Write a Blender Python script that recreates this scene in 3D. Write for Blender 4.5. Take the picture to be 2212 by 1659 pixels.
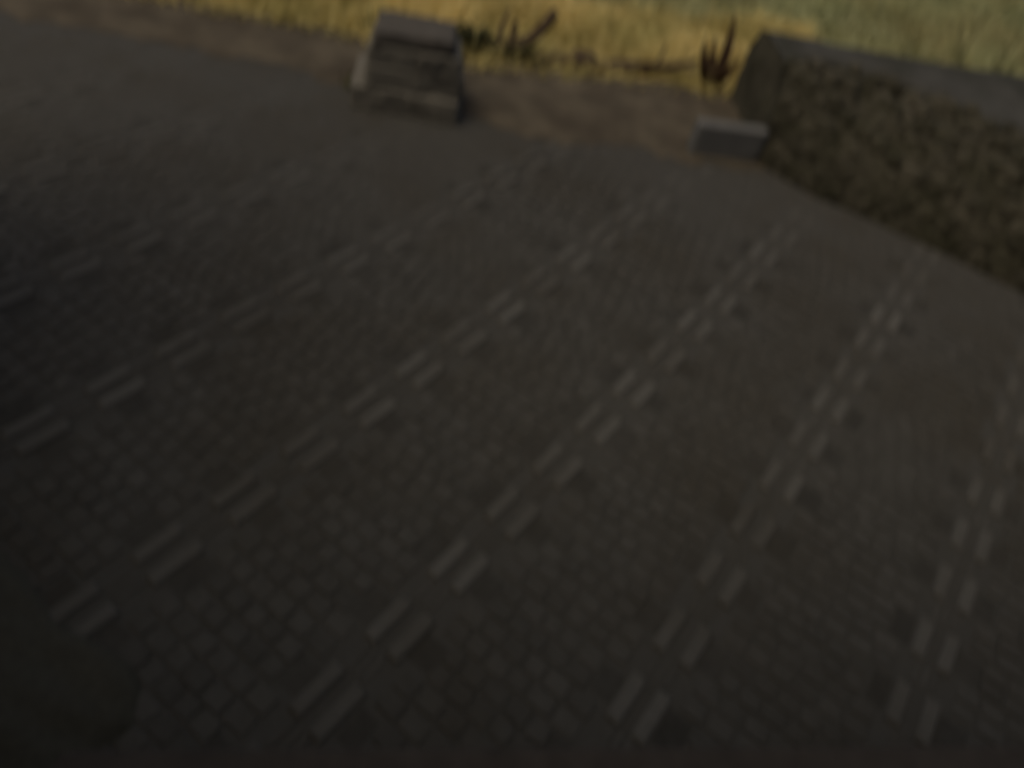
import bpy, math, random
from mathutils import Vector, Matrix, noise

scene = bpy.context.scene
for o in list(bpy.data.objects):
    bpy.data.objects.remove(o)
col = scene.collection
rnd = random.Random(7)

# ------------------------------------------------------------------ camera
PITCH, ROLL, CAM_H = math.radians(44.5), math.radians(14.0), 1.5
cp, sp, cr, sr = math.cos(PITCH), math.sin(PITCH), math.cos(ROLL), math.sin(ROLL)
fwd = Vector((0, cp, -sp))
right0, up0 = Vector((1, 0, 0)), Vector((0, sp, cp))
right = cr * right0 + sr * up0
up = -sr * right0 + cr * up0
cam_d = bpy.data.cameras.new('camera')
cam_d.sensor_width = 36
cam_d.lens = 1650 / 2212 * 36
cam_d.clip_start, cam_d.clip_end = 0.02, 2000
cam_d.dof.use_dof = True                     # hand-held snapshot that missed its focus
cam_d.dof.focus_distance = 0.42
cam_d.dof.aperture_fstop = 2.9
cam_d.dof.aperture_ratio = 1.8
cam = bpy.data.objects.new('camera', cam_d)
col.objects.link(cam)
cam.matrix_world = Matrix(((right.x, up.x, -fwd.x, 0), (right.y, up.y, -fwd.y, 0),
                           (right.z, up.z, -fwd.z, CAM_H), (0, 0, 0, 1)))
scene.camera = cam

# ------------------------------------------------------------------ light
SUN_EL, SUN_AZ = math.radians(65), math.radians(232)      # azimuth from +Y (ahead of the camera) towards +X
world = bpy.data.worlds.new('World')
scene.world = world
world.use_nodes = True
wn = world.node_tree
sky = wn.nodes.new('ShaderNodeTexSky')
sky.sky_type = 'NISHITA'
sky.sun_disc = False
sky.sun_elevation = SUN_EL
sky.sun_rotation = SUN_AZ
sky.dust_density = 4.0
glow = wn.nodes.new('ShaderNodeMix')            # warm town glow in the dusk sky
glow.data_type = 'RGBA'
glow.blend_type = 'MULTIPLY'
glow.inputs[0].default_value = 1.0
glow.inputs[7].default_value = (1.0, 0.91, 0.80, 1)
wn.links.new(sky.outputs[0], glow.inputs[6])
wn.links.new(glow.outputs[2], wn.nodes['Background'].inputs[0])
wn.nodes['Background'].inputs[1].default_value = 0.07
sun_d = bpy.data.lights.new('sun', 'SUN')
sun_d.energy = 0.75
sun_d.angle = math.radians(25)
sun_d.color = (1.0, 0.90, 0.66)
sun = bpy.data.objects.new('sun', sun_d)
col.objects.link(sun)
sdir = Vector((math.sin(SUN_AZ) * math.cos(SUN_EL), math.cos(SUN_AZ) * math.cos(SUN_EL), math.sin(SUN_EL)))
sun.rotation_euler = sdir.to_track_quat('Z', 'Y').to_euler()
scene.view_settings.view_transform = 'Standard'
scene.view_settings.look = 'None'
scene.view_settings.gamma = 1
scene.view_settings.exposure = -0.06


# ------------------------------------------------------------------ helpers
class MB:
    """collects vertices, faces and a tint per vertex; build() links them as one mesh object"""
    def __init__(self):
        self.v, self.f, self.t = [], [], []

    def face(self, pts, tint=0.5):
        i = len(self.v)
        self.v += [tuple(p) for p in pts]
        self.t += [tint] * len(pts)
        self.f.append(tuple(range(i, i + len(pts))))

    def mesh(self, verts, faces, tint=0.5):
        i = len(self.v)
        self.v += [tuple(p) for p in verts]
        self.t += list(tint) if isinstance(tint, (list, tuple)) else [tint] * len(verts)
        self.f += [tuple(a + i for a in f) for f in faces]

    def brick(self, c, ex, ey, lx, ly, z0, z1, bev, tint):
        """block with a bevelled top, centred on c in the plane, axes ex / ey"""
        def ring(dx, dy, z):
            return [c + ex * (sx * dx) + ey * (sy * dy) + Vector((0, 0, z))
                    for sx, sy in ((-1, -1), (1, -1), (1, 1), (-1, 1))]
        a = ring(lx / 2, ly / 2, z0)
        b = ring(lx / 2, ly / 2, z1 - bev)
        d = ring(lx / 2 - bev, ly / 2 - bev, z1)
        fs = []
        for k in range(4):
            n = (k + 1) % 4
            fs += [(k, n, 4 + n, 4 + k), (4 + k, 4 + n, 8 + n, 8 + k)]
        fs.append((8, 9, 10, 11))
        self.mesh(a + b + d, fs, tint)

    def tube(self, pts, radii, seg=8, tint=0.5, cap=True):
        pts = [Vector(p) for p in pts]
        rings = []
        for i, p in enumerate(pts):
            d = (pts[min(i + 1, len(pts) - 1)] - pts[max(i - 1, 0)]).normalized()
            s = d.cross(Vector((0.3, 0.2, 1))).normalized()
            u = s.cross(d)
            rings += [p + (s * math.cos(2 * math.pi * k / seg) + u * math.sin(2 * math.pi * k / seg)) * radii[i]
                      for k in range(seg)]
        fs = []
        for i in range(len(pts) - 1):
            for k in range(seg):
                n = (k + 1) % seg
                fs.append((i * seg + k, i * seg + n, (i + 1) * seg + n, (i + 1) * seg + k))
        if cap:
            fs += [tuple(range(seg)), tuple((len(pts) - 1) * seg + k for k in range(seg))]
        self.mesh(rings, fs, tint)

    def blade(self, base, h, w, lean, ang, tint, seg=2):
        """narrow bent leaf"""
        side = Vector((math.cos(ang), math.sin(ang), 0)) * w / 2
        b = Vector(base)
        L = Vector((lean[0], lean[1], 0))
        vs, fs = [b - side, b + side], []
        for k in range(1, seg):
            t = k / seg
            c = b + Vector((0, 0, h * t)) + L * t * t
            vs += [c - side * (1 - t * 0.6), c + side * (1 - t * 0.6)]
        vs.append(b + Vector((0, 0, h)) + L)
        for k in range(seg - 1):
            fs.append((2 * k, 2 * k + 1, 2 * k + 3, 2 * k + 2))
        fs.append((2 * seg - 2, 2 * seg - 1, 2 * seg))
        self.mesh(vs, fs, tint)

    def build(self, name, mat, parent=None, smooth=False):
        m = bpy.data.meshes.new(name)
        m.from_pydata(self.v, [], self.f)
        a = m.color_attributes.new('tint', 'FLOAT_COLOR', 'POINT')
        flat = []
        for t in self.t:
            flat += [t, t, t, 1.0]
        a.data.foreach_set('color', flat)
        m.materials.append(mat)
        if smooth:
            m.polygons.foreach_set('use_smooth', [True] * len(m.polygons))
        m.update()
        o = bpy.data.objects.new(name, m)
        col.objects.link(o)
        if parent:
            o.parent = parent
            o.matrix_parent_inverse = parent.matrix_world.inverted()
        return o


def tag(o, label=None, cat=None, group=None, kind=None):
    if label:
        o['label'] = label
    if cat:
        o['category'] = cat
    if group:
        o['group'] = group
    if kind:
        o['kind'] = kind
    return o


def empty(name, loc):
    o = bpy.data.objects.new(name, None)
    o.location = loc
    o.empty_display_size = 0.1
    col.objects.link(o)
    o.matrix_world = Matrix.Translation(Vector(loc))
    return o


def material(name, dark, light, scale=30, rough=0.9, bump=0.3, tint_mix=0.6, third=None, third_scale=3, third_amt=0.5, spec=0.3):
    m = bpy.data.materials.new(name)
    m.use_nodes = True
    nt = m.node_tree
    b = nt.nodes['Principled BSDF']
    b.inputs['Roughness'].default_value = rough
    b.inputs['Specular IOR Level'].default_value = spec
    tc = nt.nodes.new('ShaderNodeTexCoord')
    nz = nt.nodes.new('ShaderNodeTexNoise')
    nz.inputs['Scale'].default_value = scale
    nz.inputs['Detail'].default_value = 6
    nt.links.new(tc.outputs['Object'], nz.inputs['Vector'])
    att = nt.nodes.new('ShaderNodeAttribute')
    att.attribute_name = 'tint'
    mx = nt.nodes.new('ShaderNodeMix')
    mx.inputs[0].default_value = tint_mix
    nt.links.new(nz.outputs['Fac'], mx.inputs[2])
    nt.links.new(att.outputs['Fac'], mx.inputs[3])
    rp = nt.nodes.new('ShaderNodeValToRGB')
    rp.color_ramp.elements[0].position = 0.15
    rp.color_ramp.elements[1].position = 0.85
    rp.color_ramp.elements[0].color = (*dark, 1)
    rp.color_ramp.elements[1].color = (*light, 1)
    nt.links.new(mx.outputs[0], rp.inputs[0])
    out = rp.outputs[0]
    if third:
        n2 = nt.nodes.new('ShaderNodeTexNoise')
        n2.inputs['Scale'].default_value = third_scale
        n2.inputs['Detail'].default_value = 4
        nt.links.new(tc.outputs['Object'], n2.inputs['Vector'])
        r2 = nt.nodes.new('ShaderNodeMapRange')
        r2.inputs[1].default_value, r2.inputs[2].default_value = 0.42, 0.66
        r2.inputs[3].default_value, r2.inputs[4].default_value = 0.0, third_amt
        nt.links.new(n2.outputs['Fac'], r2.inputs[0])
        cm = nt.nodes.new('ShaderNodeMix')
        cm.data_type = 'RGBA'
        nt.links.new(r2.outputs[0], cm.inputs[0])
        nt.links.new(out, cm.inputs[6])
        cm.inputs[7].default_value = (*third, 1)
        out = cm.outputs[2]
    nt.links.new(out, b.inputs['Base Color'])
    if bump:
        bp = nt.nodes.new('ShaderNodeBump')
        bp.inputs['Strength'].default_value = bump
        bp.inputs['Distance'].default_value = 0.01
        nt.links.new(nz.outputs['Fac'], bp.inputs['Height'])
        nt.links.new(bp.outputs[0], b.inputs['Normal'])
    return m


M = {
    'joint': material('joint_sand', (0.054, 0.052, 0.046), (0.076, 0.073, 0.066), 60, tint_mix=0.2),
    'paver': material('paver_concrete', (0.034, 0.0325, 0.028), (0.112, 0.108, 0.099), 45, tint_mix=0.66,
                      third=(0.054, 0.047, 0.035), third_scale=2.4, third_amt=0.55),
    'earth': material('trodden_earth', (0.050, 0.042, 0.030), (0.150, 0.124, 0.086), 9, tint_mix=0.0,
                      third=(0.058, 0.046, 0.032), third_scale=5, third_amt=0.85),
    'ground': material('garden_soil', (0.06, 0.05, 0.03), (0.12, 0.10, 0.05), 6, tint_mix=0.0),
    'lit_straw_soil': material('lit_straw_litter', (0.36, 0.27, 0.10), (0.60, 0.48, 0.20), 20, tint_mix=0.0),  # litter under the blades, brightened in colour as if under a warm lamp
    'lawn_soil': material('lawn_turf', (0.22, 0.23, 0.11), (0.36, 0.37, 0.19), 8, tint_mix=0.0,
                          third=(0.20, 0.16, 0.07), third_scale=1.2, third_amt=0.6),
    'lit_straw': material('lit_dry_grass_blade', (0.34, 0.27, 0.08), (0.92, 0.77, 0.36), 2.5, tint_mix=0.6, bump=0,  # dry grass with warm lamp light put into the blade colour
                      third=(0.44, 0.42, 0.16), third_scale=1.8, third_amt=0.5),
    'lawn': material('lawn_blade', (0.18, 0.20, 0.09), (0.54, 0.54, 0.29), 2.0, tint_mix=0.55, bump=0,
                     third=(0.36, 0.28, 0.12), third_scale=1.3, third_amt=0.6),
    'stone': material('rough_stone', (0.026, 0.024, 0.015), (0.092, 0.083, 0.060), 22, tint_mix=0.6, bump=0.6,
                      third=(0.028, 0.028, 0.013), third_scale=9, third_amt=0.6),
    'cap': material('grey_cap_stone', (0.042, 0.040, 0.034), (0.085, 0.082, 0.072), 11, tint_mix=0.0, bump=0.4,
                    third=(0.030, 0.030, 0.020), third_scale=4, third_amt=0.8),
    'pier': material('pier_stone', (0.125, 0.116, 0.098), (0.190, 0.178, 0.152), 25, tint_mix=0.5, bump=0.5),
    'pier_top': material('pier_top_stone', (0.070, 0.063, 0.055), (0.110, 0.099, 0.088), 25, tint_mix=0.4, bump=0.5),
    'block': material('pale_concrete', (0.115, 0.115, 0.113), (0.170, 0.170, 0.168), 12, tint_mix=0.1, bump=0.25),
    'wood': material('dead_wood', (0.055, 0.038, 0.026), (0.12, 0.080, 0.054), 40, tint_mix=0.4, bump=0.5),
    'leaf': material('dark_leaf', (0.020, 0.022, 0.008), (0.06, 0.06, 0.02), 20, tint_mix=0.7, bump=0),
    'red_leaf': material('reddish_leaf', (0.065, 0.040, 0.027), (0.14, 0.086, 0.054), 20, tint_mix=0.6, bump=0),
    'weed': material('weed_leaf', (0.10, 0.10, 0.045), (0.20, 0.195, 0.09), 20, tint_mix=0.7, bump=0),
    'patch': material('dark_patch', (0.045, 0.043, 0.034), (0.080, 0.077, 0.062), 60, tint_mix=0.2, bump=0.3, rough=1.0, spec=0.1),
    'sill': material('brown_sill_stone', (0.045, 0.038, 0.032), (0.085, 0.072, 0.062), 20, tint_mix=0.1, bump=0.4),
    'plaster': material('blocker_plaster', (0.26, 0.24, 0.21), (0.34, 0.32, 0.28), 8, tint_mix=0.0),
}

# ------------------------------------------------------------------ setting
def sheet(name, pts, z, mat, step=None):
    b = MB()
    b.face([(x, y, z) for x, y in pts])
    return tag(b.build(name, mat), kind='structure')


sheet('ground', [(-900, -900), (900, -900), (900, 900), (-900, 900)], -0.016, M['ground'])

E = Vector((math.cos(math.radians(63)), math.sin(math.radians(63)), 0))     # along the rows of paired bars
N = Vector((E.y, -E.x, 0))                                                  # across the rows
ROW, STEP = 0.472, 0.1973

# edge of the paved court towards the grass, left to right
EDGE = [(-6.0, 2.75), (-3.2, 3.06), (-2.0, 3.27), (-1.4, 3.37), (-0.56, 3.40), (0.07, 3.62), (0.65, 3.78), (1.4, 4.1)]


def edge_y(x):
    for (x0, y0), (x1, y1) in zip(EDGE, EDGE[1:]):
        if x0 <= x <= x1:
            return y0 + (y1 - y0) * (x - x0) / (x1 - x0)
    return EDGE[-1][1] if x > EDGE[-1][0] else EDGE[0][1]


# foot of the stone bank (front), left to right
FOOT = [(0.82, 3.22), (1.03, 3.06), (1.32, 2.95), (1.58, 2.83), (1.85, 2.68), (2.4, 2.40), (3.2, 2.0), (4.2, 1.5)]

pv = MB()
pts = [(-6, -3), (5, -3), (5, 1.2)] + FOOT[::-1] + [(0.72, 3.82)] + [p for p in EDGE[::-1] if p[0] < 0.7]
for i, (x, y) in enumerate(pts):
    pass
bed = MB()
bed.face([(x, y, 0.0085) for x, y in pts])
bed_o = bed.build('paving_bed', M['joint'])
tag(bed_o, kind='structure')


def on_paving(p, margin=0.0):
    x, y = p.x, p.y
    if y < -0.1 or x < -3.6 or x > 3.0:
        return False
    if x > 0.8:
        for (x0, y0), (x1, y1) in zip(FOOT, FOOT[1:]):
            if x0 <= x <= x1:
                return y < y0 + (y1 - y0) * (x - x0) / (x1 - x0) - 0.02
    return y < edge_y(x) - 0.02


def dirt_line(p):
    """how far trodden earth has covered the pavers, 0 none .. 1 covered"""
    wv = 0.25 * noise.noise(Vector((p.x * 1.7, p.y * 1.7, 0)))
    if p.x < -0.4:
        return (p.y + wv - 1.75) / 1.1
    return (p.y + wv - 2.55 + 0.25 * p.x) / 0.55


def small_blocks(c, x0, width, n_, sink, top, lo, hi):
    """two courses of small setts side by side, filling a strip half a step deep"""
    for half in (-1, 1):
        ws = [rnd.uniform(0.85, 1.15) for _ in range(n_)]
        kx = width / sum(ws)
        x = x0
        for w in ws:
            w *= kx
            cc = c + N * (x + w / 2) + E * (half * 0.0247 + rnd.uniform(-0.002, 0.002))
            if on_paving(cc):
                t = rnd.uniform(lo, hi)
                pv.brick(cc, N, E, w - 0.007, 0.042, -0.004, top + rnd.uniform(-0.001, 0.002) * (1 - sink), 0.0025,
                         t + (0.42 - t) * 0.6 * sink)
            x += w


for r in range(-9, 9):
    for k in range(-10, 24):
        c = N * (0.0455 + ROW * r) + E * (STEP * (k + 0.1))
        if not on_paving(c):
            continue
        sink = max(0.0, min(1.0, dirt_line(c)))
        jit = lambda s: rnd.uniform(-s, s)
        wob = lambda: 0.003 * rnd.uniform(-1, 1) * (1 - sink)
        top = 0.013 - 0.003 * sink
        mute = lambda t: t + (0.42 - t) * 0.8 * sink
        t_bar = rnd.uniform(0.86, 0.98)
        fade = 0.72 if c.x < -0.3 else 0.45
        for s in (-1, 1):
            cc = c + N * (s * 0.031 + jit(0.002)) + E * jit(0.004)
            pv.brick(cc, N, E, 0.034, 0.118 + jit(0.006), -0.004, top + (0.005 + wob() * 0.4) * (1 - sink), 0.005, (t_bar + jit(0.05)) * (1 - sink * fade) + 0.45 * sink * fade)
        # level of the bars: a hollow beside each bar, then blocks of uneven width
        for s in (-1, 1):
            cc = c + N * (s * 0.078)
            if on_paving(cc) and sink < 0.9:
                pv.brick(cc, N, E, 0.050 + jit(0.012), 0.080 + jit(0.014), -0.004, 0.0095, 0.001, rnd.uniform(0.06, 0.24) + 0.18 * sink)
        small_blocks(c, 0.105, 0.262, 5, sink, top, 0.30, 0.52)
        # half a step further: ridged piece between the bars, then blocks right across
        h2 = c + E * (STEP / 2 + jit(0.003))
        for s in (-1, 0, 1):
            cc = h2 + N * (s * 0.020)
            if on_paving(cc) and sink < 0.8:
                pv.brick(cc, N, E, 0.012, 0.062, -0.004, top - 0.001, 0.002, mute(rnd.uniform(0.4, 0.7)))
        small_blocks(h2, 0.066, 0.340, 6, sink, top, 0.34, 0.58)
pv_o = pv.build('paving', M['paver'])
tag(pv_o, kind='structure')

# strip of trodden earth along the far edge of the paving
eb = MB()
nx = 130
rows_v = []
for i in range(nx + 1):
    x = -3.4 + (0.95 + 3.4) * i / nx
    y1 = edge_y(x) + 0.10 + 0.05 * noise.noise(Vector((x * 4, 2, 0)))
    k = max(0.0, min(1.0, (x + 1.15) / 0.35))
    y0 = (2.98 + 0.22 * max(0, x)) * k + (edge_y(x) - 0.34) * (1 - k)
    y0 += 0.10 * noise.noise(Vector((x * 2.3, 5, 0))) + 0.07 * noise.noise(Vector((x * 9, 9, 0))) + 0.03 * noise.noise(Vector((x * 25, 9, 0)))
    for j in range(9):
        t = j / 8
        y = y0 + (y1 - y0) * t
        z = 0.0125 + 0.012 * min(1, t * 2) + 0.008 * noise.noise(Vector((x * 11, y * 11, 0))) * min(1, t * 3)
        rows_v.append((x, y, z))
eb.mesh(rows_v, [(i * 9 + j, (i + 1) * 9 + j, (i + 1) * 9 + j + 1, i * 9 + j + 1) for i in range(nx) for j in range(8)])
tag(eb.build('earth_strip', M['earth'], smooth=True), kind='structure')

# beds under the dry grass and the lawn
FAR = [(-7.0, 3.2), (-2.5, 3.75), (-1.2, 4.15), (-0.76, 4.32), (-0.27, 4.50), (0.25, 4.72), (0.81, 4.98), (1.2, 5.1)]   # dry grass gives way to green


def far_y(x):
    for (x0, y0), (x1, y1) in zip(FAR, FAR[1:]):
        if x0 <= x <= x1:
            return y0 + (y1 - y0) * (x - x0) / (x1 - x0)
    return FAR[-1][1] if x > FAR[-1][0] else FAR[0][1]


sb = MB()
sb.face([(x, y - 0.02, 0.002) for x, y in EDGE] + [(1.4, 5.15)] + [(x, y, 0.002) for x, y in FAR[::-1]] if False else
        [(x, y - 0.02, 0.002) for x, y in EDGE] + [(x, y, 0.002) for x, y in FAR[::-1]])
tag(sb.build('straw_ground', M['lit_straw_soil']), kind='structure')
lb = MB()
lb.face([(x, y, 0.000) for x, y in FAR] + [(1.45, 4.0, 0), (9, 2.0, 0), (14, 20, 0), (-9, 20, 0)])
tag(lb.build('lawn_ground', M['lawn_soil']), kind='structure')

# doorstep at the photographer's feet
ds = MB()
d0, d1 = Vector((-0.42, 0.415, 0)), Vector((1.03, 0.765, 0))
dx = (d1 - d0).normalized()
dy = Vector((-dx.y, dx.x, 0))
ds.brick(d0 + dx * 0.75 - dy * 0.16, dx, dy, 4.4, 0.32, -0.01, 0.034, 0.008, 0.5)
tag(ds.build('doorstep', M['sill']), kind='structure')

# ------------------------------------------------------------------ grass
g = MB()
n = 0
while n < 36000:
    x = rnd.uniform(-3.2, 1.25)
    y = rnd.uniform(2.9, 5.2)
    e0 = edge_y(x) + 0.05 * noise.noise(Vector((x * 5, 0, 3)))
    if y < e0 or y > far_y(x) + 0.12 * rnd.random():
        continue
    n += 1
    near = (y - e0)
    dens = noise.noise(Vector((x * 3.0, y * 3.0, 1.5)))
    if near < 0.12 and rnd.random() < 0.5:
        continue
    if dens < -0.25 and rnd.random() < 0.6:
        continue
    h = rnd.uniform(0.03, 0.085) * (1 + 0.8 * dens)
    if rnd.random() < 0.012:
        h *= 2.4
    tint = 0.5 + 1.1 * dens + 0.5 * noise.noise(Vector((x * 8, y * 8, 4))) + rnd.uniform(-0.3, 0.3)
    g.blade((x, y, 0.0), h, rnd.uniform(0.005, 0.011), (rnd.gauss(0.02, 0.03), rnd.gauss(0.0, 0.03)),
            rnd.uniform(0, math.pi), max(0, min(1, tint)))
tag(g.build('dry_grass', M['lit_straw']), 'short dry yellow grass growing beyond the paving', 'grass', kind='stuff')

g = MB()
n = 0
while n < 34000:
    x = rnd.uniform(-1.8, 6.5)
    y = rnd.uniform(3.9, 9.5)
    if y < far_y(x) - 0.10 * rnd.random() or (x > 1.2 and y < 4.05):
        continue
    if abs(x) > y * 0.62 + 0.3:
        continue
    n += 1
    dens = noise.noise(Vector((x * 1.7, y * 1.7, 7.5)))
    fine = noise.noise(Vector((x * 5, y * 5, 2.5)))
    h = rnd.uniform(0.04, 0.12) * (1 + 0.6 * dens)
    tint = 0.5 + 0.9 * dens + 0.7 * fine + rnd.uniform(-0.2, 0.2)
    g.blade((x, y, 0.0), h, rnd.uniform(0.007, 0.015), (rnd.gauss(0.01, 0.03), rnd.gauss(0.0, 0.03)),
            rnd.uniform(0, math.pi), max(0, min(1, tint)))
tag(g.build('lawn_grass', M['lawn']), 'dull green lawn beyond the strip of dry grass', 'grass', kind='stuff')


# ------------------------------------------------------------------ stones
def rough_block(b, c, size, rot=0.0, n=7, rough=0.012, seed=0, rounding=0.28, tint=0.5, freq=9.0):
    """a rough, rounded stone: a subdivided box pushed towards an ellipsoid and roughened"""
    c = Vector(c)
    sx, sy, sz = size
    R = Matrix.Rotation(rot, 3, 'Z')
    idx, vs, fs, ts = {}, [], [], []

    def vert(i, j, k):
        key = (i, j, k)
        if key in idx:
            return idx[key]
        p = Vector((2 * i / n - 1, 2 * j / n - 1, 2 * k / n - 1))
        m = max(abs(p.x), abs(p.y), abs(p.z))
        sph = p.normalized() * m
        q = p.lerp(sph * 1.18, rounding)
        q = Vector((q.x * sx / 2, q.y * sy / 2, q.z * sz / 2))
        d = noise.noise(q * freq + Vector((seed * 3.1, seed * 1.7, seed)))
        d += 0.5 * noise.noise(q * freq * 2.7 + Vector((seed, seed * 2.2, 4)))
        q += p.normalized() * d * rough
        idx[key] = len(vs)
        vs.append(R @ q + c)
        ts.append(max(0, min(1, tint + 0.22 * d)))
        return idx[key]
    for a in range(n):
        for bb in range(n):
            for s in (0, n):
                q = [(a, bb), (a + 1, bb), (a + 1, bb + 1), (a, bb + 1)]
                if s == 0:
                    q = q[::-1]
                fs.append(tuple(vert(u, v, s) for u, v in q))
                fs.append(tuple(vert(s, u, v) for u, v in q))
                fs.append(tuple(vert(v, s, u) for u, v in q))
    b.mesh(vs, fs, ts)


# short stone pier at the edge of the paving
pr = empty('stone_pier', (-0.70, 2.98, 0))
tag(pr, 'short dark stone pier of stacked blocks standing at the edge of the paving', 'stone pier')
for (cx, cy, cz, sx, sy, sz, ro, sd, mt) in (
        (-0.800, 2.985, 0.042, 0.255, 0.290, 0.118, 0.20, 1, 'pier'),
        (-0.595, 3.005, 0.040, 0.215, 0.270, 0.112, 0.12, 2, 'pier'),
        (-0.690, 3.000, 0.130, 0.385, 0.245, 0.108, 0.24, 3, 'pier'),
        (-0.765, 2.985, 0.212, 0.200, 0.225, 0.098, 0.18, 4, 'pier'),
        (-0.600, 3.010, 0.208, 0.170, 0.220, 0.096, 0.26, 5, 'pier'),
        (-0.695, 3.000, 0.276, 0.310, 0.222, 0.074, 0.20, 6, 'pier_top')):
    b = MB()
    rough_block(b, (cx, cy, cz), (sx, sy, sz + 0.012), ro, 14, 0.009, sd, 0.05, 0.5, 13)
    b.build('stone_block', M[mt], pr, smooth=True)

# pale block at the foot of the stone bank
bm_ = MB()
rough_block(bm_, (0.645, 3.205, 0.074), (0.315, 0.055, 0.165), 0.24, 12, 0.0035, 11, 0.05, 0.5, 9)
blk = bm_.build('concrete_block', M['block'], smooth=True)
tag(blk, 'smooth pale grey block standing on edge at the corner of the rough stone bank', 'concrete block')

# low stone bank on the right: rough battered face, flat grey top
bank = empty('stone_bank', (1.6, 3.3, 0))
tag(bank, 'low brown bank of rough stones with a flat grey top, right of the paving', 'stone bank')
TOPF = [(0.80, 3.40), (1.02, 3.52), (1.27, 3.60), (1.52, 3.42), (1.77, 3.20), (2.3, 2.88), (3.1, 2.55), (4.1, 2.05)]    # front edge of the top
TOPB = [(0.72, 3.80), (0.98, 3.84), (1.27, 3.89), (1.62, 3.97), (2.02, 4.06), (2.6, 4.2), (3.4, 4.4), (4.3, 4.6)]      # back edge
BZ = 0.375


def lerp_line(line, t):
    t = max(0, min(0.99999, t)) * (len(line) - 1)
    i = int(t)
    a, bq = Vector(line[i]), Vector(line[i + 1])
    return a.lerp(bq, t - i)


core = MB()
nu, nv = 90, 16
vs, ts = [], []
for i in range(nu + 1):
    t = i / nu
    f, tf = lerp_line(FOOT, t), lerp_line(TOPF, t)
    for j in range(nv + 1):
        s = j / nv
        z = BZ * math.sin(s * math.pi / 2) ** 0.9
        w = 1 - math.cos(s * math.pi / 2)
        p = f.lerp(tf, 0.75 * w + 0.25 * s)
        q = Vector((p.x, p.y, z))
        d = noise.noise(q * 9) * 0.02 + noise.noise(q * 24) * 0.01
        q += Vector((-0.35, -0.75, 0.45)) * d
        if j == 0:
            q.z = -0.01
        vs.append(q)
        ts.append(0.35 + d * 6)
core.mesh(vs, [(i * (nv + 1) + j, (i + 1) * (nv + 1) + j, (i + 1) * (nv + 1) + j + 1, i * (nv + 1) + j + 1)
               for i in range(nu) for j in range(nv)], [max(0, min(1, t)) for t in ts])
# left end and back
nb = 24
vs = []
for i in range(nb + 1):
    t = i / nb
    a = Vector((0.82, 3.22)).lerp(Vector((0.70, 3.86)), t)
    c = Vector((0.80, 3.40)).lerp(Vector((0.72, 3.80)), t)
    for j in range(9):
        s = j / 8
        p = a.lerp(c, s * s)
        q = Vector((p.x, p.y, BZ * s if t > 0 else BZ * s))
        d = 0 if i in (0,) or j == 8 else noise.noise(q * 10) * 0.025
        q.x -= d
        vs.append(q if j else Vector((q.x, q.y, -0.01)))
core.mesh(vs, [(i * 9 + j, i * 9 + j + 1, (i + 1) * 9 + j + 1, (i + 1) * 9 + j) for i in range(nb) for j in range(8)], 0.6)
bk = [Vector((x, y, BZ - 0.01)) for x, y in TOPB]
bk0 = [Vector((x - 0.02, y + 0.04, -0.01)) for x, y in TOPB]
core.mesh(bk + bk0, [(i, i + 1, len(bk) + i + 1, len(bk) + i) for i in range(len(bk) - 1)], 0.3)
# stones set in the face
sr_ = random.Random(5)
for q_ in range(620):
    t = sr_.uniform(0.0, 0.82)
    s = sr_.uniform(0.0, 0.93)
    f, tf = lerp_line(FOOT, t), lerp_line(TOPF, t)
    z = BZ * math.sin(s * math.pi / 2) ** 0.9
    w = 1 - math.cos(s * math.pi / 2)
    p = f.lerp(tf, 0.75 * w + 0.25 * s)
    big = sr_.uniform(0.6, 1.5)
    rough_block(core, (p.x + 0.012, p.y + 0.026, z - 0.020), (0.055 * big, 0.070, 0.085 * big * sr_.uniform(0.8, 1.3)),
                -0.45 + sr_.uniform(-0.3, 0.3), 4, 0.010, sr_.uniform(0, 50), 0.6, sr_.uniform(0.05, 0.95) ** 1.3, 18)
core.build('stone_face', M['stone'], bank, smooth=True)
cap = MB()
vs = []
for i in range(nu + 1):
    t = i / nu
    a, c = lerp_line(TOPF, t), lerp_line(TOPB, t)
    for j in range(9):
        p = a.lerp(c, j / 8)
        q = Vector((p.x, p.y, BZ + 0.006))
        q.z += noise.noise(q * 5) * 0.010 + noise.noise(q * 17) * 0.004 - (0.015 if j in (0, 8) else 0)
        vs.append(q)
cap.mesh(vs, [(i * 9 + j, (i + 1) * 9 + j, (i + 1) * 9 + j + 1, i * 9 + j + 1) for i in range(nu) for j in range(8)])
cap.build('flat_top', M['cap'], bank, smooth=True)


# ------------------------------------------------------------------ dead wood and plants
def smooth_path(ctrl, n=6):
    pts = [Vector(c) for c in ctrl]
    out = []
    for i in range(len(pts) - 1):
        p0, p1, p2, p3 = pts[max(i - 1, 0)], pts[i], pts[i + 1], pts[min(i + 2, len(pts) - 1)]
        for k in range(n):
            t = k / n
            out.append(0.5 * ((2 * p1) + (p2 - p0) * t + (2 * p0 - 5 * p1 + 4 * p2 - p3) * t * t
                              + (3 * p1 - p0 - 3 * p2 + p3) * t ** 3))
    out.append(pts[-1])
    return out


def limb(b, ctrl, r0, r1, tint=0.5):
    p = smooth_path(ctrl)
    m = len(p) - 1
    b.tube(p, [r0 + (r1 - r0) * i / m + 0.003 * noise.noise(p[i] * 30) for i in range(m + 1)], 8, tint)


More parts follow.
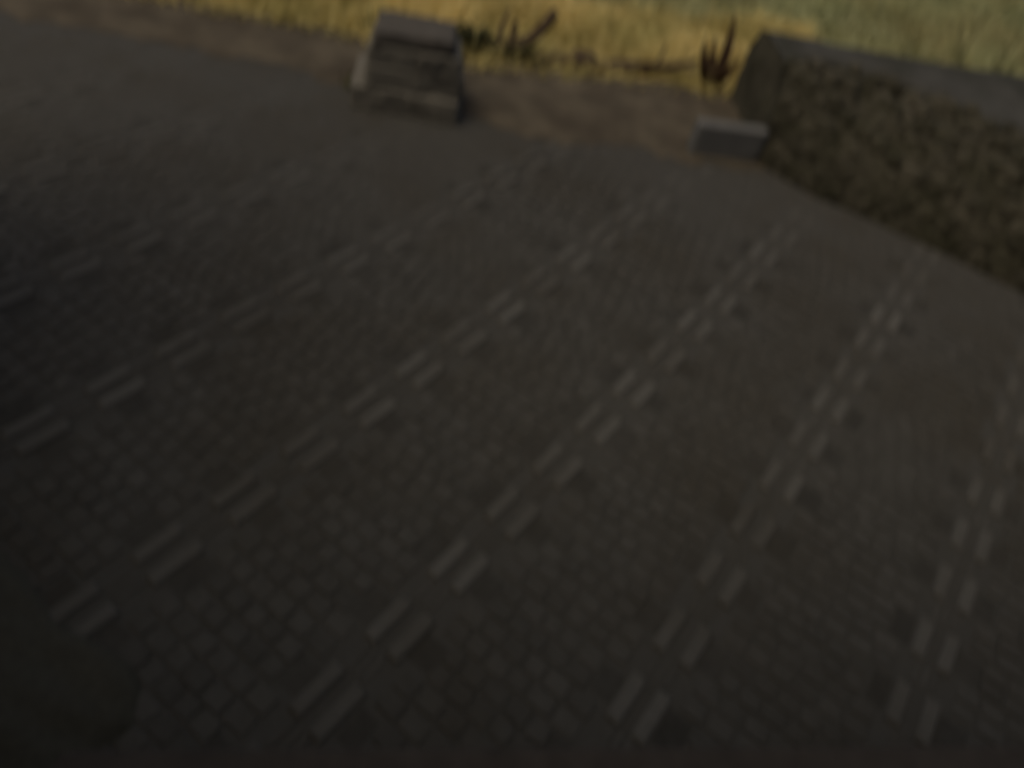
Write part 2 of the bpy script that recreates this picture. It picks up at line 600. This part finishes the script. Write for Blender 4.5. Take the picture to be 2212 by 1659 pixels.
w = MB()
limb(w, [(-0.56, 3.61, 0.0), (-0.50, 3.64, 0.02), (-0.42, 3.68, 0.056), (-0.35, 3.72, 0.075), (-0.28, 3.75, 0.135), (-0.222, 3.78, 0.235)], 0.048, 0.022)
limb(w, [(-0.41, 3.685, 0.062), (-0.395, 3.70, 0.11), (-0.392, 3.70, 0.175)], 0.024, 0.009)
limb(w, [(-0.46, 3.66, 0.05), (-0.455, 3.69, 0.12), (-0.435, 3.72, 0.215)], 0.015, 0.006)
limb(w, [(-0.36, 3.715, 0.07), (-0.30, 3.69, 0.05), (-0.25, 3.68, 0.015)], 0.018, 0.010)
tag(w.build('dead_branch', M['wood'], smooth=True), 'forked dead branch with one long arm pointing up, between pier and stone bank', 'branch')

w = MB()
limb(w, [(-0.30, 3.66, 0.012), (-0.15, 3.735, 0.022), (0.02, 3.80, 0.016), (0.18, 3.88, 0.022), (0.36, 3.95, 0.016), (0.52, 4.02, 0.02)], 0.050, 0.034)
tag(w.build('fallen_branch', M['wood'], smooth=True), 'long thin branch lying along the foot of the dry grass', 'branch')
w = MB()
limb(w, [(0.17, 3.86, 0.03), (0.25, 3.88, 0.052), (0.36, 3.90, 0.070), (0.50, 3.93, 0.112)], 0.019, 0.013)
limb(w, [(0.31, 3.89, 0.06), (0.325, 3.90, 0.12), (0.33, 3.91, 0.17)], 0.008, 0.004)
tag(w.build('dry_stick', M['wood'], smooth=True), 'thin dry stick propped against the reddish spiky plant', 'stick')

b = MB()
rough_block(b, (-0.045, 3.765, 0.040), (0.12, 0.10, 0.10), 0.3, 8, 0.006, 21, 0.75, 0.3, 12)
tag(b.build('round_stone', M['wood'], smooth=True), 'dark round knob lying behind the long fallen branch', 'stone')


def leaf_clump(name, centre, rad, n, mat, label, lw=0.02, seed=1):
    r_ = random.Random(seed)
    root = empty(name, (centre[0], centre[1], 0))
    st, lf = MB(), MB()
    for i in range(9):
        a = r_.uniform(0, 2 * math.pi)
        tip = Vector((centre[0] + math.cos(a) * rad[0] * 0.8, centre[1] + math.sin(a) * rad[1] * 0.8, centre[2] + r_.uniform(0, rad[2])))
        st.tube([(centre[0], centre[1], 0), ((tip.x + centre[0]) / 2, (tip.y + centre[1]) / 2, tip.z * 0.7), tip], [0.005, 0.004, 0.002], 5)
    for i in range(n):
        while True:
            q = Vector((r_.uniform(-1, 1), r_.uniform(-1, 1), r_.uniform(-1, 1)))
            if q.length < 1 and noise.noise(q * 2.2 + Vector((seed, 0, 0))) > -0.15:
                break
        p = Vector((centre[0] + q.x * rad[0], centre[1] + q.y * rad[1], max(0.005, centre[2] + q.z * rad[2])))
        a, L = r_.uniform(0, 6.28), r_.uniform(0.6, 1.4) * lw * 1.6
        d = Vector((math.cos(a), math.sin(a), r_.uniform(-0.3, 0.8))).normalized()
        s = d.cross(Vector((0, 0, 1))).normalized() * lw * 0.5
        lf.face([p, p + d * L * 0.5 + s, p + d * L, p + d * L * 0.5 - s], r_.random())
    st.build('stem', M['wood'], root)
    lf.build('foliage', mat, root)
    tag(root, label, 'plant')


leaf_clump('leafy_plant', (-0.60, 3.63, 0.045), (0.16, 0.09, 0.075), 1100, M['leaf'],
           'low dark leafy plant just right of the stone pier', 0.022, 3)
leaf_clump('leafy_plant', (-0.36, 3.66, 0.03), (0.15, 0.07, 0.055), 800, M['leaf'],
           'low dark leafy plant around the foot of the forked branch', 0.022, 8)


def spike(b, base, tip, bend, w0, tint):
    """a long tapering leaf, folded along its middle"""
    base, tip, bend = Vector(base), Vector(tip), Vector(bend)
    n_ = 8
    L, Rr, Cc = [], [], []
    for i in range(n_ + 1):
        t = i / n_
        p = base.lerp(tip, t) + bend * math.sin(t * math.pi)
        ww = 1.35 * w0 * (1 - t) ** 0.75 * (0.75 + 0.6 * t if t < 0.5 else 1.05) + 0.0008
        s = Vector((1, 0.25, 0)).normalized() * ww
        L.append(p - s)
        Rr.append(p + s)
        Cc.append(p + Vector((0, 0.35 * ww, -0.25 * ww)))
    b.mesh(L + Cc + Rr, [(i, i + 1, n_ + 2 + i, n_ + 1 + i) for i in range(n_)] +
           [(n_ + 1 + i, n_ + 2 + i, 2 * n_ + 3 + i, 2 * n_ + 2 + i) for i in range(n_)], tint)


sp_ = empty('spiky_plant', (0.60, 3.95, 0))
tag(sp_, 'upright reddish plant with long pointed leaves beside the left end of the stone bank', 'plant')
for base, tip, bend, w0, t in (
        ((0.615, 3.95, 0.0), (0.600, 3.95, 0.335), (0.020, 0, 0), 0.022, 0.7),
        ((0.595, 3.95, 0.0), (0.510, 3.93, 0.215), (-0.012, 0, 0), 0.018, 0.5),
        ((0.605, 3.94, 0.0), (0.558, 3.94, 0.225), (-0.010, 0, 0), 0.015, 0.4),
        ((0.620, 3.95, 0.0), (0.690, 3.97, 0.150), (0.015, 0, 0.01), 0.022, 0.6),
        ((0.600, 3.93, 0.0), (0.530, 3.86, 0.110), (-0.010, 0, 0.02), 0.020, 0.2),
        ((0.615, 3.93, 0.0), (0.640, 3.84, 0.120), (0.010, 0, 0.02), 0.020, 0.3),
        ((0.610, 3.95, 0.0), (0.560, 4.02, 0.190), (0.000, 0, 0.01), 0.016, 0.4)):
    b = MB()
    spike(b, base, Vector(tip) * 1.0 + (Vector(tip) - Vector(base)) * 0.10, bend, w0 * 1.4, t)
    b.build('leaf', M['red_leaf'], sp_, smooth=True)


def weed(x, y, h, n, label, spread=0.06, mat='weed', seed=0, group=None):
    r_ = random.Random(seed)
    b = MB()
    for i in range(n):
        a = r_.uniform(0, 6.28)
        hh = h * r_.uniform(0.45, 1.0)
        b.blade((x + r_.uniform(-0.02, 0.02), y + r_.uniform(-0.02, 0.02), 0), hh, r_.uniform(0.008, 0.015),
                (math.cos(a) * spread * r_.uniform(0.3, 1.2), math.sin(a) * spread * r_.uniform(0.3, 1.2)),
                r_.uniform(0, 3.14), r_.random(), 4)
    o = b.build('weed', M[mat])
    tag(o, label, 'weed', group)


weed(1.47, 4.12, 0.47, 6, 'thin dark weed standing up behind the middle of the stone bank', 0.05, seed=1)
weed(2.20, 4.62, 0.52, 12, 'tall thin tuft of weeds behind the right end of the stone bank', 0.14, seed=2)
weed(2.02, 4.75, 0.50, 14, 'spreading thin weed left of the tall tuft behind the stone bank', 0.20, seed=3)
weed(2.62, 4.66, 0.56, 6, 'slender green weed at the right edge of the photo above the bank', 0.12, seed=4)
weed(-0.97, 2.99, 0.075, 7, 'tiny dry sprig at the left foot of the stone pier', 0.02, 'weed', 5)
weed(-1.05, 3.55, 0.16, 6, 'dark grass stalks in the dry grass, left of the stone pier', 0.05, 'weed', 6)
weed(-0.78, 3.75, 0.18, 5, 'dark grass stalks in the dry grass, right behind the stone pier', 0.05, 'weed', 7)

# ------------------------------------------------------------------ low uneven dark patch, bottom left
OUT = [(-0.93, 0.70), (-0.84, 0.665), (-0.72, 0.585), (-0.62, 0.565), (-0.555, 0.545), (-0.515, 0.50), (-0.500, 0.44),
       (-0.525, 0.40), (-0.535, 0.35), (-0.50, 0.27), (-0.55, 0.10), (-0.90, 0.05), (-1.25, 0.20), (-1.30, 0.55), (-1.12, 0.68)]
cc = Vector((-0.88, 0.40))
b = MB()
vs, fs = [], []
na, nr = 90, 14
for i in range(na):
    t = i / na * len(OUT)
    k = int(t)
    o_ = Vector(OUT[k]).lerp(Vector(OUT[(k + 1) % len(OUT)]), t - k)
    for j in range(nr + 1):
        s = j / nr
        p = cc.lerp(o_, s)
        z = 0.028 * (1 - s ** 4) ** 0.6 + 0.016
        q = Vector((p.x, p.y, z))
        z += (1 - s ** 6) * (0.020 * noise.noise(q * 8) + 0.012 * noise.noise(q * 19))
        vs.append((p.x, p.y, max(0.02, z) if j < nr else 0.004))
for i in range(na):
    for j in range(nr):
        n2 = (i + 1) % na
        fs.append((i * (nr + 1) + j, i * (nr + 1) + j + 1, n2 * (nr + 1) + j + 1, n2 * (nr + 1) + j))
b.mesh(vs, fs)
tag(b.build('dark_patch', M['patch'], smooth=True), 'low uneven dark patch lying on the paving in the bottom left corner', 'patch')

# ------------------------------------------------------------------ unseen blocker behind the camera, added to shade the paving
hs = empty('shade_blocker', (0, -0.6, 0))
tag(hs, 'unseen blocker behind the doorstep, added to shade the near and left paving', 'shade_blocker')


def blocker_box(name, c, lx, ly, z0, z1, mat, ax=dx, ay=dy):
    b = MB()
    b.brick(Vector(c), ax, ay, lx, ly, z0, z1, 0.01, 0.5)
    p = [Vector(c) + ax * (sx * lx / 2) + ay * (sy * ly / 2) + Vector((0, 0, z0)) for sx, sy in ((-1, -1), (-1, 1), (1, 1), (1, -1))]
    b.face(p)
    return b.build(name, mat, hs)


hc = d0 + dx * 0.75
blocker_box('shade_wall', hc - dy * 1.15, 9.0, 0.3, -0.02, 2.745, M['plaster'])
blocker_box('shade_wing', hc - dx * 2.38 + dy * 0.05, 0.25, 2.45, -0.02, 3.4, M['plaster'])
blocker_box('shade_eaves', hc - dy * 0.90, 9.0, 1.1, 2.75, 2.90, M['sill'])
